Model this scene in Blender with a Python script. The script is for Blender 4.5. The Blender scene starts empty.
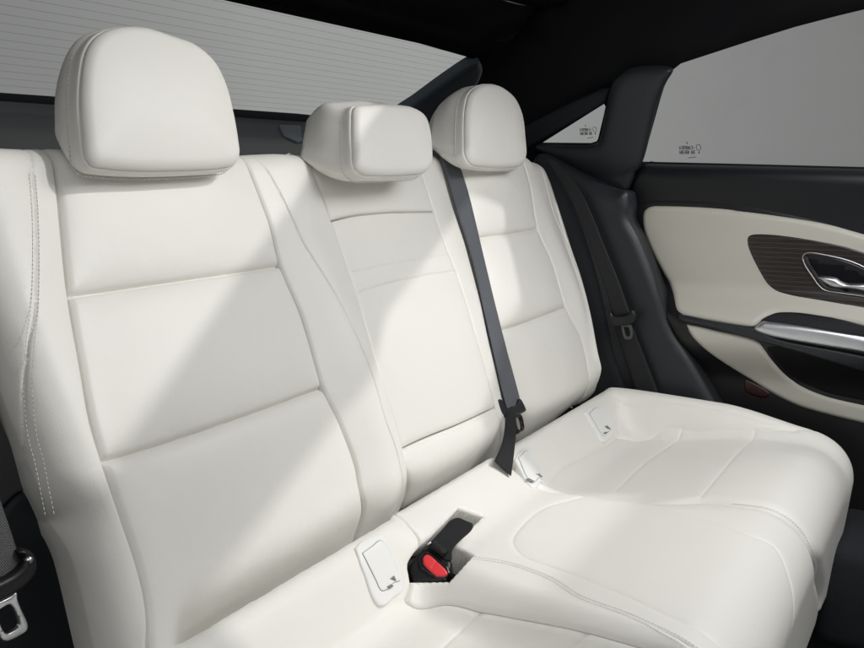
import bpy, math, random
import numpy as np
from mathutils.geometry import delaunay_2d_cdt
from mathutils import Vector
random.seed(4)
rng = np.random.RandomState(7)
R_ = math.radians
sc = bpy.context.scene

# ------------------------------------------------------------------ camera, world, lamps, exposure
PSI, PITCH, RECL, S = R_(58.9), R_(9.83), R_(20.2), 1.2
CAM = np.array([0.0, 0.0, 0.95])
FPX = 900.0
c_r = np.array([math.cos(PSI), -math.sin(PSI), 0.0])
c_d = np.array([math.sin(PSI)*math.cos(PITCH), math.cos(PSI)*math.cos(PITCH), -math.sin(PITCH)])
c_u = np.cross(c_r, c_d)
cd = bpy.data.cameras.new('camera'); cam = bpy.data.objects.new('camera', cd)
sc.collection.objects.link(cam); sc.camera = cam
cam.location = CAM; cam.rotation_euler = (R_(90)-PITCH, 0, -PSI)
cd.sensor_width = 36; cd.lens = FPX/864*36; cd.clip_start = 0.02; cd.clip_end = 200
sc.view_settings.view_transform = 'Standard'; sc.view_settings.look = 'None'
sc.view_settings.exposure = 0.02; sc.view_settings.gamma = 1
sc.cycles.use_denoising = True
sc.cycles.max_bounces = 8; sc.cycles.diffuse_bounces = 5
sc.cycles.sample_clamp_indirect = 4

w = bpy.data.worlds.new('World'); sc.world = w; w.use_nodes = True
nt = w.node_tree; nt.nodes.clear()
wo = nt.nodes.new('ShaderNodeOutputWorld'); bg = nt.nodes.new('ShaderNodeBackground')
tc = nt.nodes.new('ShaderNodeTexCoord'); sep = nt.nodes.new('ShaderNodeSeparateXYZ')
rp = nt.nodes.new('ShaderNodeValToRGB')
nt.links.new(tc.outputs['Generated'], sep.inputs[0]); nt.links.new(sep.outputs['Y'], rp.inputs[0])
el = rp.color_ramp.elements
el[0].position = .05; el[0].color = (.215, .215, .213, 1); el[1].position = .95; el[1].color = (.21, .21, .212, 1)
for p_, c_ in ((.18, .245), (.34, .30), (.52, .39), (.66, .36), (.80, .265)):
    k_ = el.new(p_); k_.color = (c_, c_, c_, 1)
nt.links.new(rp.outputs[0], bg.inputs[0]); bg.inputs[1].default_value = 1.0
nt.links.new(bg.outputs[0], wo.inputs[0])

SUN_DIR = np.array([0.32, -0.80, 0.66]); SUN_DIR /= np.linalg.norm(SUN_DIR)
AIM = np.array([1.1, 0.75, 0.8])
def area(name, loc, target, size, power, col=(1, 1, 1), shape='DISK', sy=None):
    l = bpy.data.lights.new(name, 'AREA'); l.shape = shape; l.size = size
    if sy: l.size_y = sy
    l.energy = power; l.color = col
    o = bpy.data.objects.new(name, l); sc.collection.objects.link(o)
    o.location = loc
    d = Vector(target)-Vector(loc); o.rotation_euler = d.to_track_quat('-Z', 'Y').to_euler()
    return o
SUN_POS = AIM+SUN_DIR*7.0
area('key_lamp', SUN_POS, AIM, 0.15, 158, (1.0, .985, .955))
area('open_door_softbox', (-1.5, -1.5, 2.1), (1.2, .6, .7), 1.8, 18, (1, .995, .98), 'RECTANGLE', 1.8)
area('roof_softbox', (1.34, -.04, 1.355), (1.27, .12, .3), .8, 9.3, (1, .995, .985), 'RECTANGLE', .7)  # fill lamp added under the roof to brighten the cushions, no real source
area('windscreen_softbox', (1.4, -2.2, 1.9), (1.2, .6, .6), 1.8, 10, (.97, .985, 1), 'RECTANGLE', 1.2)

# ------------------------------------------------------------------ projection helpers
def rays(px):
    px = np.atleast_2d(np.asarray(px, float))
    return c_d + ((px[:, :1]-432)*c_r - (px[:, 1:2]-324)*c_u)/FPX
def proj(P):
    q = P-CAM; z = q@c_d
    return np.stack([432+FPX*(q@c_r)/z, 324-FPX*(q@c_u)/z], -1)
class Surf:
    """a parametric sheet pos(a,b); normals point to the cabin"""
    def __init__(s, pos, ar, br, flip=1, n=70, pen=0.0, bmin=-9.0):
        s.pos, s.ar, s.br, s.flip = pos, ar, br, flip; s.bmin = bmin
        A, B = np.meshgrid(np.linspace(*ar, n), np.linspace(*br, n), indexing='ij')
        s.g = np.stack([A.ravel(), B.ravel()], -1)
        P = pos(s.g[:, 0], s.g[:, 1]); s.gp = proj(P)
        nn = s.normal(s.g[:, 0], s.g[:, 1])
        s.bad = (np.einsum('ij,ij->i', nn, P-CAM) > -0.0)*400.0 + pen*np.abs(s.g[:, 1]-br[0])
    def normal(s, a, b):
        e = 4e-4
        da = s.pos(a+e, b)-s.pos(a-e, b); db = s.pos(a, b+e)-s.pos(a, b-e)
        n = np.cross(da, db)*s.flip
        return n/np.linalg.norm(n, axis=-1, keepdims=True)
    def hit(s, px, off=0.0):
        px = np.atleast_2d(np.asarray(px, float)); out = []
        for p in px:
            i = np.argmin(np.hypot(*(s.gp-p).T)+s.bad); x = s.g[i].copy()
            for _ in range(25):
                e = 1e-5
                q = proj(s.at(np.array([[x[0], x[1]], [x[0]+e, x[1]], [x[0], x[1]+e]]), off))
                J = np.stack([(q[1]-q[0])/e, (q[2]-q[0])/e], -1)
                try: d = np.linalg.solve(J, p-q[0])
                except np.linalg.LinAlgError: break
                L = np.hypot(*d)
                if L > .03: d *= .03/L
                x = x+d; x[1] = max(x[1], s.bmin)
                if L < 1e-6 or (x[1] == s.bmin and _ > 14): break
            out.append(x)
        return np.array(out)
    def at(s, ab, off=0.0):
        ab = np.atleast_2d(ab)
        P = s.pos(ab[:, 0], ab[:, 1])
        off = np.broadcast_to(off, (len(ab),))
        return P + s.normal(ab[:, 0], ab[:, 1])*off[:, None]
def plane(o, u, v):
    o, u, v = (np.array(k, float) for k in (o, u, v)); u /= np.linalg.norm(u); v /= np.linalg.norm(v)
    return lambda a, b: o + np.asarray(a)[..., None]*u + np.asarray(b)[..., None]*v

def spline(P, ds):
    P = np.asarray(P, float)
    if len(P) == 2:
        n = max(1, int(np.ceil(np.linalg.norm(P[1]-P[0])/ds)))
        return P[0]+(P[1]-P[0])*np.linspace(0, 1, n+1)[:, None]
    Q = np.vstack([2*P[0]-P[1], P, 2*P[-1]-P[-2]]); out = []
    for i in range(1, len(Q)-2):
        p0, p1, p2, p3 = Q[i-1:i+3]
        d1 = max(np.linalg.norm(p1-p0), 1e-9)**.5; d2 = max(np.linalg.norm(p2-p1), 1e-9)**.5; d3 = max(np.linalg.norm(p3-p2), 1e-9)**.5
        m1 = (p2-p1)+d2*((p1-p0)/d1-(p2-p0)/(d1+d2))*1.0 if d1 > 0 else p2-p1
        m2 = (p2-p1)+d2*((p3-p2)/d3-(p3-p1)/(d2+d3))
        # centripetal Catmull-Rom tangents
        m1 = d2*d2*((p1-p0)/(d1*d1)*0+((p1-p0)/d1-(p2-p0)/(d1+d2)+(p2-p1)/d2))/d2
        m2 = d2*d2*(((p2-p1)/d2-(p3-p1)/(d2+d3)+(p3-p2)/d3))/d2
        n = max(2, int(np.ceil(np.linalg.norm(p2-p1)/ds*1.5)))
        t = np.linspace(0, 1, n, endpoint=False)[:, None]
        out.append((2*t**3-3*t**2+1)*p1+(t**3-2*t**2+t)*m1+(-2*t**3+3*t**2)*p2+(t**3-t**2)*m2)
    out = np.vstack(out+[P[-1:]])
    L = np.r_[0, np.cumsum(np.linalg.norm(np.diff(out, axis=0), axis=1))]
    n = max(1, int(round(L[-1]/ds))); t = np.linspace(0, L[-1], n+1)
    return np.stack([np.interp(t, L, out[:, k]) for k in range(out.shape[1])], -1)
def dist_poly(P, Q, closed=False):
    if closed: Q = np.vstack([Q, Q[:1]])
    A, B = Q[:-1], Q[1:]; d = B-A; L2 = np.maximum((d**2).sum(1), 1e-14)
    out = np.full(len(P), 1e9)
    for i in range(0, len(P), 2000):
        p = P[i:i+2000][:, None]
        t = np.clip(((p-A)*d).sum(-1)/L2, 0, 1)
        out[i:i+2000] = np.sqrt((((A+t[..., None]*d)-p)**2).sum(-1)).min(1)
    return out
def inside(P, Q):
    A, B = Q, np.roll(Q, -1, 0); res = np.zeros(len(P), bool)
    for i in range(0, len(P), 4000):
        x, y = P[i:i+4000, 0][:, None], P[i:i+4000, 1][:, None]
        c = ((A[:, 1] > y) != (B[:, 1] > y))
        with np.errstate(divide='ignore', invalid='ignore'):
            xx = (B[:, 0]-A[:, 0])*(y-A[:, 1])/(B[:, 1]-A[:, 1])+A[:, 0]
        res[i:i+4000] = ((c & (x < xx)).sum(1) % 2) == 1
    return res
def carea(Q):
    return .5*np.sum(Q[:, 0]*np.roll(Q[:, 1], -1)-np.roll(Q[:, 0], -1)*Q[:, 1])

# ------------------------------------------------------------------ object helpers
WL = {}
def thing(name, label, cat, loc, group=None):
    o = bpy.data.objects.new(name, None); sc.collection.objects.link(o); o.location = loc
    o.empty_display_size = .05; WL[o.name] = np.array(loc, float)
    o['label'] = label; o['category'] = cat; o['kind'] = 'thing'
    if group: o['group'] = group
    return o
def obj(name, V, F, mat, parent=None, label=None, smooth=True, sharp=None):
    V = np.asarray(V, float)
    root = np.zeros(3)
    if parent is not None: root = WL[parent.name]
    me = bpy.data.meshes.new(name); me.from_pydata((V-root).tolist(), [], F); me.update()
    if smooth: me.polygons.foreach_set('use_smooth', [True]*len(me.polygons))
    if sharp: me.set_sharp_from_angle(angle=R_(sharp))
    me.materials.append(mat)
    o = bpy.data.objects.new(name, me); sc.collection.objects.link(o)
    WL[o.name] = root
    if parent is not None: o.parent = parent
    if label: o['label'] = label
    return o
def structure(o, kind='structure'): o['kind'] = kind; return o
def merge(parts):
    V, F, n = [], [], 0
    for v, f in parts:
        V.append(np.asarray(v)); F += [tuple(i+n for i in t) for t in f]; n += len(v)
    return np.vstack(V), F

def panel_mesh(surf, edges, holes=(), grooves=(), g=.008, ds=.004, skirt=.02, puff=(0, 1), off=0.0, ab=False, back=False, gap=0.0):
    """edges: list of (points, R, D) joined into a closed outline; points in photo pixels (or sheet coordinates when ab)"""
    def curves(es):
        cs = []
        for e in es:
            P = np.asarray(e[0], float); P = P if ab else surf.hit(P, off-(e[3] if len(e) > 3 else (e[2]*.3 if e[2] <= .0161 else 0)))
            cs.append((spline(P, ds), e[1], e[2]))
        return cs
    loops = [curves(edges)]+[curves(h) for h in holes]
    polys, groups = [], []
    for cs in loops:
        pts = []
        for k, (c, R, D) in enumerate(cs):
            groups.append((c, R, D))
            nx = cs[(k+1) % len(cs)][0]
            pts.append(c[:-1] if np.linalg.norm(c[-1]-nx[0]) < ds*.7 else c)
        q = np.vstack(pts)
        polys.append(q)
    if carea(polys[0]) < 0: polys[0] = polys[0][::-1]
    outer = polys[0]
    if gap:
        for i, q in enumerate(polys):
            t_ = np.roll(q, -1, 0)-np.roll(q, 1, 0); t_ /= np.maximum(np.linalg.norm(t_, axis=1, keepdims=True), 1e-9)
            nn = np.stack([-t_[:, 1], t_[:, 0]], -1)
            if carea(q) < 0: nn = -nn
            polys[i] = q+nn*gap*(1 if i == 0 else -1)
        outer = polys[0]
    pts = []
    for c, R, D in groups:
        if R <= 0: continue
        t = np.gradient(c, axis=0); t /= np.maximum(np.linalg.norm(t, axis=1, keepdims=True), 1e-9)
        n = np.stack([-t[:, 1], t[:, 0]], -1)
        for sgn in (1, -1):
            for q in (.05, .15, .3, .5, .75, 1.0):
                p = c+n*sgn*R*q
                pts.append(p[dist_poly(p, c) > R*q*.9])
    lo, hi = outer.min(0), outer.max(0)
    gx, gy = np.meshgrid(np.arange(lo[0], hi[0], g), np.arange(lo[1], hi[1], g), indexing='ij')
    G = np.stack([gx.ravel(), gy.ravel()], -1); G = G+(rng.rand(*G.shape)-.5)*g*.15
    gr = []
    for gv in grooves:
        P = np.asarray(gv[0], float); P = P if ab else surf.hit(P, off-gv[1]*.4)
        c = spline(P, ds); gr.append((c, gv[1], gv[2], gv[3] if len(gv) > 3 else 'cusp'))
        t = np.gradient(c, axis=0); t /= np.maximum(np.linalg.norm(t, axis=1, keepdims=True), 1e-9)
        n = np.stack([-t[:, 1], t[:, 0]], -1)
        for q in (0, .35, .8, 1.5, 2.5):
            for sgn in ((1, -1) if q else (1,)): pts.append(c+n*sgn*gv[2]*q)
    keep = inside(G, outer)
    for c, R, D in groups: keep &= dist_poly(G, c) > max(R*1.15, ds*.8)
    for c, D, W, m in gr: keep &= dist_poly(G, c) > W*3
    G = G[keep]
    if pts:
        X = np.vstack(pts); ok = inside(X, outer)
        for q in polys[1:]: ok &= ~inside(X, q)
        dmin = np.full(len(X), 1e9)
        for q in polys: dmin = np.minimum(dmin, dist_poly(X, q, True))
        ok &= dmin > 2.5e-4
        X = X[ok]
        # thin out
        key = np.round(X/8e-4).astype(np.int64); _, idx = np.unique(key, axis=0, return_index=True); X = X[idx]
    else: X = np.zeros((0, 2))
    for q in polys[1:]: G = G[~inside(G, q)]
    bnd = np.vstack(polys); cons = []; n0 = 0
    for q in polys:
        m = len(q); cons += [(n0+i, n0+(i+1) % m) for i in range(m)]; n0 += m
    allp = np.vstack([bnd, X, G])
    vo, eo, fo, ov, oe, of = delaunay_2d_cdt([Vector(p) for p in allp], cons, [], 0, 1e-6, True)
    V2 = np.array([[v.x, v.y] for v in vo])
    T = np.array([list(f) for f in fo if len(f) == 3])
    cen = V2[T].mean(1); ok = inside(cen, outer)
    for q in polys[1:]: ok &= ~inside(cen, q)
    ok &= np.abs(np.cross(V2[T[:, 1]]-V2[T[:, 0]], V2[T[:, 2]]-V2[T[:, 0]])) > 1e-12
    T = T[ok]
    h = np.zeros(len(V2))
    dall = np.full(len(V2), 1e9)
    for c, R, D in groups:
        d = dist_poly(V2, c)
        if R > 0:
            dall = np.minimum(dall, d)
            t = np.clip(d/R, 0, 1); h -= D*(1-np.sqrt(np.maximum(0, 1-(1-t)**2)))
    for c, D, W, m in gr:
        d = dist_poly(V2, c)
        h -= D*(np.exp(-d/W) if m == 'cusp' else np.exp(-(d/W)**2))
        dall = np.minimum(dall, d) if D > .003 else dall
    if puff[0]: h += puff[0]*(1-np.exp(-dall/puff[1]))
    h += off
    used = np.unique(T); mp = -np.ones(len(V2), int); mp[used] = np.arange(len(used)); T = mp[T]; V2 = V2[used]; h = h[used]
    nb = surf.normal(V2[:, 0], V2[:, 1]); V3 = surf.pos(V2[:, 0], V2[:, 1]); top = V3+nb*h[:, None]
    F = [tuple(t) for t in T]
    # orientation towards the cabin normal
    e1 = top[T[:, 1]]-top[T[:, 0]]; e2 = top[T[:, 2]]-top[T[:, 0]]
    sg = np.sign(np.sum(np.cross(e1, e2)*nb[T[:, 0]]))
    if sg < 0: F = [t[::-1] for t in F]
    # rim skirt
    from collections import Counter
    ec = Counter()
    for t in F:
        for i in range(3): ec[tuple(sorted((t[i], t[(i+1) % 3])))] += 1
    be = []
    for t in F:
        for i in range(3):
            a, b = t[i], t[(i+1) % 3]
            if ec[tuple(sorted((a, b)))] == 1: be.append((a, b))
    bv = sorted({a for e in be for a in e}); mb = {v: len(top)+i for i, v in enumerate(bv)}
    low = top[bv]-nb[bv]*skirt
    V = np.vstack([top, low])
    for a, b in be: F.append((b, a, mb[a], mb[b]))
    if back:   # close the rear with the same triangulation, offset
        base = len(V); V = np.vstack([V, top-nb*skirt])
        F += [tuple(base+i for i in t[::-1]) for t in F[:len(T)]]
    return V, F
def panel(name, surf, edges, mat, parent=None, label=None, **k):
    V, F = panel_mesh(surf, edges, **k)
    return obj(name, V, F, mat, parent, label, sharp=None)

def dashes(surf, px, mat, parent, offs=(0,), lift=.0012, L=.0034, pitch=.0046, r=.00034, ab=False, name='stitching'):
    parts = []
    P = np.asarray(px, float); P = P if ab else surf.hit(P)
    c0 = spline(P, .002)
    t = np.gradient(c0, axis=0); t /= np.linalg.norm(t, axis=1, keepdims=True); n = np.stack([-t[:, 1], t[:, 0]], -1)
    for o in offs:
        c = c0+n*o
        Ls = np.r_[0, np.cumsum(np.linalg.norm(np.diff(c, axis=0), axis=1))]
        for s0 in np.arange(0, Ls[-1]-L, pitch):
            q = np.array([[np.interp(s, Ls, c[:, 0]), np.interp(s, Ls, c[:, 1])] for s in (s0, s0+L*.2, s0+L*.8, s0+L)])
            parts.append(tube3(surf.at(q, np.array([lift-r*1.5, lift, lift, lift-r*1.5])), [r*.5, r, r, r*.5], 5))
    if parts:
        V, F = merge(parts); return obj(name, V, F, mat, parent)
def tube3(P, r, n=8, cap=True):
    P = np.asarray(P, float); r = np.broadcast_to(r, (len(P),))
    T = np.gradient(P, axis=0); T /= np.linalg.norm(T, axis=1, keepdims=True)
    ref = np.array([0.31, 0.2, 0.93]); V = []
    for p, t, rr in zip(P, T, r):
        a = np.cross(t, ref); a /= np.linalg.norm(a); b = np.cross(t, a)
        for k in range(n):
            an = 2*math.pi*k/n; V.append(p+rr*(math.cos(an)*a+math.sin(an)*b))
    F = []
    for i in range(len(P)-1):
        for k in range(n):
            k2 = (k+1) % n; F.append((i*n+k, i*n+k2, (i+1)*n+k2, (i+1)*n+k))
    if cap: F.append(tuple(range(n))[::-1]); F.append(tuple((len(P)-1)*n+k for k in range(n)))
    return np.array(V), F
def rbox(c, ax, half, r=.003, n=3):
    """rounded box: c centre, ax 3x3 rows axes, half extents"""
    import bmesh
    bm = bmesh.new(); bmesh.ops.create_cube(bm, size=2)
    for v in bm.verts: v.co = Vector([v.co[i]*half[i] for i in range(3)])
    bmesh.ops.bevel(bm, geom=list(bm.edges), offset=min(r, min(half)*.95), segments=n, affect='EDGES', profile=.5)
    V = np.array([list(v.co) for v in bm.verts]); bm.verts.index_update()
    F = [tuple(v.index for v in f.verts) for f in bm.faces]; bm.free()
    return V@np.array(ax)+np.array(c), F

# ------------------------------------------------------------------ materials
def mat(name, col, rough=.5, spec=.5, metal=0, bump=None, var=None, sheen=0, coat=0):
    m = bpy.data.materials.new(name); m.use_nodes = True; t = m.node_tree; b = t.nodes['Principled BSDF']
    b.inputs['Base Color'].default_value = (*col, 1); b.inputs['Roughness'].default_value = rough
    b.inputs['Specular IOR Level'].default_value = spec; b.inputs['Metallic'].default_value = metal
    b.inputs['Sheen Weight'].default_value = sheen; b.inputs['Coat Weight'].default_value = coat
    co = t.nodes.new('ShaderNodeTexCoord')
    if var:
        nz = t.nodes.new('ShaderNodeTexNoise'); nz.inputs['Scale'].default_value = var[0]; nz.inputs['Detail'].default_value = 4
        cr = t.nodes.new('ShaderNodeValToRGB')
        cr.color_ramp.elements[0].position = .3; cr.color_ramp.elements[1].position = .7
        cr.color_ramp.elements[0].color = (*[c*(1-var[1]) for c in col], 1); cr.color_ramp.elements[1].color = (*[min(1, c*(1+var[1])) for c in col], 1)
        t.links.new(co.outputs['Object'], nz.inputs['Vector']); t.links.new(nz.outputs[0], cr.inputs[0]); t.links.new(cr.outputs[0], b.inputs['Base Color'])
    if bump:
        kind, scale, strength, dist = bump
        bp = t.nodes.new('ShaderNodeBump'); bp.inputs['Strength'].default_value = strength; bp.inputs['Distance'].default_value = dist
        if kind == 'leather':
            v = t.nodes.new('ShaderNodeTexVoronoi'); v.inputs['Scale'].default_value = scale; v.feature = 'SMOOTH_F1'
            n2 = t.nodes.new('ShaderNodeTexNoise'); n2.inputs['Scale'].default_value = scale*.5; n2.inputs['Detail'].default_value = 5
            ad = t.nodes.new('ShaderNodeMath'); ad.operation = 'ADD'
            t.links.new(co.outputs['Object'], v.inputs['Vector']); t.links.new(co.outputs['Object'], n2.inputs['Vector'])
            t.links.new(v.outputs['Distance'], ad.inputs[0]); t.links.new(n2.outputs[0], ad.inputs[1])
            # broad softness of stretched hide
            n3 = t.nodes.new('ShaderNodeTexNoise'); n3.inputs['Scale'].default_value = 14; n3.inputs['Detail'].default_value = 2
            b2 = t.nodes.new('ShaderNodeBump'); b2.inputs['Strength'].default_value = .35; b2.inputs['Distance'].default_value = .006
            t.links.new(co.outputs['Object'], n3.inputs['Vector']); t.links.new(n3.outputs[0], b2.inputs['Height'])
            t.links.new(ad.outputs[0], bp.inputs['Height']); t.links.new(b2.outputs[0], bp.inputs['Normal'])
        elif kind == 'noise':
            n2 = t.nodes.new('ShaderNodeTexNoise'); n2.inputs['Scale'].default_value = scale; n2.inputs['Detail'].default_value = 3
            t.links.new(co.outputs['Object'], n2.inputs['Vector']); t.links.new(n2.outputs[0], bp.inputs['Height'])
        t.links.new(bp.outputs[0], b.inputs['Normal'])
    return m
M = {}
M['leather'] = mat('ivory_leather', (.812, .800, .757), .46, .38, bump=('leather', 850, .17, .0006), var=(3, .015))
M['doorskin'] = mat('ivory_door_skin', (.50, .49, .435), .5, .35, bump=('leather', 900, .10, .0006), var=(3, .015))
M['thread'] = mat('ivory_thread', (.66, .65, .62), .7, .2)
M['thread_dark'] = mat('grey_thread', (.42, .42, .41), .7, .2)
M['plastic_iv'] = mat('ivory_plastic', (.82, .82, .80), .4, .4)
M['seamdark'] = mat('seam_shadow_gap', (.25, .25, .24), .8, .1)
M['slate'] = mat('slate_trim', (.017, .020, .0245), .42, .4, bump=('noise', 1200, .15, .0004))
M['shelf'] = mat('slate_shelf', (.026, .031, .036), .5, .4, bump=('noise', 1200, .15, .0004))
M['shelf_light'] = mat('slate_pillar_trim', (.085, .10, .12), .5, .4, bump=('noise', 1200, .15, .0004))
M['slate_door'] = mat('door_top_trim', (.0065, .0075, .0095), .45, .35, bump=('noise', 1200, .15, .0004))
M['slate_cloth'] = mat('slate_cloth', (.011, .013, .016), .75, .3, bump=('noise', 1500, .3, .0005))
M['grained'] = mat('grained_grey_plastic', (.060, .062, .066), .5, .5, bump=('noise', 700, .8, .001))
M['roof'] = mat('black_headlining', (.0065, .007, .0085), .9, .15, bump=('noise', 1500, .2, .0004))
M['black'] = mat('black_plastic', (.008, .008, .009), .4, .4)
M['black_deep'] = mat('deep_black_plastic', (.003, .003, .0035), .6, .2)
M['black_gloss'] = mat('gloss_black', (.006, .006, .008), .12, .5, coat=.5)
M['chrome'] = mat('brushed_metal', (.62, .64, .67), .28, .5, 1.0)
M['chrome_soft'] = mat('satin_aluminium', (.66, .68, .72), .38, .5, 1.0)
M['steel'] = mat('belt_steel', (.72, .73, .75), .3, .5, 1.0)
M['red'] = mat('red_button', (.80, .045, .055), .38, .5)
M['red_dark'] = mat('red_reflector', (.022, .001, .0015), .3, .5)
M['carpet'] = mat('dark_carpet', (.030, .032, .037), .95, .1, bump=('noise', 500, .9, .003))
M['wire'] = mat('heating_wire', (.72, .72, .71), .6, .3)
M['icon'] = mat('grey_symbol', (.22, .22, .22), .6, .3)
M['etch'] = mat('etched_mark', (.05, .05, .05), .7, .2)
def webbing(name, col):
    m = mat(name, col, .55, .4); t = m.node_tree; b = t.nodes['Principled BSDF']
    uv = t.nodes.new('ShaderNodeUVMap')
    w1 = t.nodes.new('ShaderNodeTexWave'); w1.inputs['Scale'].default_value = 1.0; w1.wave_type = 'BANDS'; w1.bands_direction = 'X'
    w2 = t.nodes.new('ShaderNodeTexWave'); w2.inputs['Scale'].default_value = 1.0; w2.bands_direction = 'Y'
    mp = t.nodes.new('ShaderNodeMapping'); mp.inputs['Scale'].default_value = (8.5, 8.5, 1); mp.inputs['Rotation'].default_value = (0, 0, .35)
    mx = t.nodes.new('ShaderNodeMath'); mx.operation = 'MULTIPLY'
    bp = t.nodes.new('ShaderNodeBump'); bp.inputs['Strength'].default_value = .9; bp.inputs['Distance'].default_value = .0008
    cr = t.nodes.new('ShaderNodeValToRGB'); cr.color_ramp.elements[0].color = (*[c*.45 for c in col], 1); cr.color_ramp.elements[1].color = (*[min(1, c*1.9) for c in col], 1)
    cr.color_ramp.elements[1].position = .8
    t.links.new(uv.outputs[0], mp.inputs[0]); t.links.new(mp.outputs[0], w1.inputs[0]); t.links.new(mp.outputs[0], w2.inputs[0])
    t.links.new(w1.outputs[1], mx.inputs[0]); t.links.new(w2.outputs[1], mx.inputs[1]); t.links.new(mx.outputs[0], bp.inputs['Height'])
    t.links.new(mx.outputs[0], cr.inputs[0]); t.links.new(cr.outputs[0], b.inputs['Base Color']); t.links.new(bp.outputs[0], b.inputs['Normal'])
    return m
M['web'] = webbing('slate_webbing', (.14, .152, .175))
M['web_dark'] = webbing('black_webbing', (.012, .013, .016))
def wire_mat():
    m = bpy.data.materials.new('faint_heating_wire'); m.use_nodes = True; t = m.node_tree; b = t.nodes['Principled BSDF']; o = t.nodes['Material Output']
    b.inputs['Base Color'].default_value = (.12, .12, .12, 1); b.inputs['Roughness'].default_value = .7; b.inputs['Specular IOR Level'].default_value = .1
    mx = t.nodes.new('ShaderNodeMixShader'); tr = t.nodes.new('ShaderNodeBsdfTransparent'); mx.inputs[0].default_value = .16
    t.links.new(tr.outputs[0], mx.inputs[1]); t.links.new(b.outputs[0], mx.inputs[2]); t.links.new(mx.outputs[0], o.inputs[0]); return m
def glass():
    m = bpy.data.materials.new('tinted_glass'); m.use_nodes = True; t = m.node_tree; t.nodes.clear()
    o = t.nodes.new('ShaderNodeOutputMaterial'); mx = t.nodes.new('ShaderNodeMixShader')
    a = t.nodes.new('ShaderNodeBsdfTransparent'); a.inputs[0].default_value = (.93, .94, .93, 1)
    g = t.nodes.new('ShaderNodeBsdfGlossy'); g.inputs['Roughness'].default_value = .02
    mx.inputs[0].default_value = .005
    t.links.new(a.outputs[0], mx.inputs[1]); t.links.new(g.outputs[0], mx.inputs[2]); t.links.new(mx.outputs[0], o.inputs[0])
    return m
M['glass'] = glass()
def wood():
    m = mat('open_pore_dark_wood', (.03, .022, .018), .38, .5, coat=.15); t = m.node_tree; b = t.nodes['Principled BSDF']
    co = t.nodes.new('ShaderNodeTexCoord'); sp = t.nodes.new('ShaderNodeSeparateXYZ')
    mp = t.nodes.new('ShaderNodeMapping'); mp.inputs['Scale'].default_value = (1, 6, 90)
    nz = t.nodes.new('ShaderNodeTexNoise'); nz.inputs['Scale'].default_value = 4; nz.inputs['Detail'].default_value = 4
    # fine inlaid pinstripes, 9 mm apart, running with the door
    ma = t.nodes.new('ShaderNodeMath'); ma.operation = 'MULTIPLY'; ma.inputs[1].default_value = 1/.0098
    fr = t.nodes.new('ShaderNodeMath'); fr.operation = 'FRACT'
    cr = t.nodes.new('ShaderNodeValToRGB'); e = cr.color_ramp.elements
    e[0].position = 0; e[0].color = (0, 0, 0, 1); e[1].position = .84; e[1].color = (0, 0, 0, 1)
    x = e.new(.92); x.color = (1, 1, 1, 1); x = e.new(1.0); x.color = (0, 0, 0, 1)
    c2 = t.nodes.new('ShaderNodeValToRGB'); c2.color_ramp.elements[0].color = (.005, .0035, .003, 1); c2.color_ramp.elements[1].color = (.020, .014, .012, 1)
    c2.color_ramp.elements[0].position = .35; c2.color_ramp.elements[1].position = .7
    mx = t.nodes.new('ShaderNodeMix'); mx.data_type = 'RGBA'; mx.inputs[7].default_value = (.075, .062, .054, 1)
    t.links.new(co.outputs['Object'], mp.inputs[0]); t.links.new(mp.outputs[0], nz.inputs[0]); t.links.new(nz.outputs[0], c2.inputs[0])
    t.links.new(co.outputs['Object'], sp.inputs[0]); t.links.new(sp.outputs['Z'], ma.inputs[0]); t.links.new(ma.outputs[0], fr.inputs[0]); t.links.new(fr.outputs[0], cr.inputs[0])
    t.links.new(cr.outputs[0], mx.inputs[0]); t.links.new(c2.outputs[0], mx.inputs[6]); t.links.new(mx.outputs[2], b.inputs['Base Color'])
    return m
M['wood'] = wood()

# ------------------------------------------------------------------ the sheets the parts lie on
EX = np.array([1., 0, 0]); UB = np.array([0, math.sin(RECL), math.cos(RECL)]); NB = np.array([0, -math.cos(RECL), math.sin(RECL)])
P0 = CAM+rays((68, 297))[0]*.776*S
BO = P0-EX*P0[0]
def bump1(x, c, wd): return np.exp(-((x-c)/wd)**2)
def sst(x, a, b):
    t = np.clip((x-a)/(b-a), 0, 1); return t*t*(3-2*t)
def back_h(x, v):
    low = 1-sst(v, -.12, .12)*.6
    h = .020*bump1(x, .545, .055)*low + .022*bump1(x, 1.00, .055)*low + .014*bump1(x, 1.81, .05)*low
    h += .006*bump1(x, .76, .14)+.005*bump1(x, 1.66, .13)+.004*bump1(x, 1.22, .12)
    h += -.05*sst(v, .14, .20)*0
    h += -.012*bump1(x, 1.46, .04)
    h += -.010*sst(x, .50, .42)
    h += .012*bump1(v, -.18, .12)
    h += -.062*sst(-v, .316, .412)*sst(x, .56, .64)
    return h
def back_pos(a, b):
    a = np.asarray(a, float); b = np.asarray(b, float)
    return BO+a[..., None]*EX+b[..., None]*UB+back_h(a, b)[..., None]*NB
BACK = Surf(back_pos, (.2, 2.0), (-.48, .25), flip=1)
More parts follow.
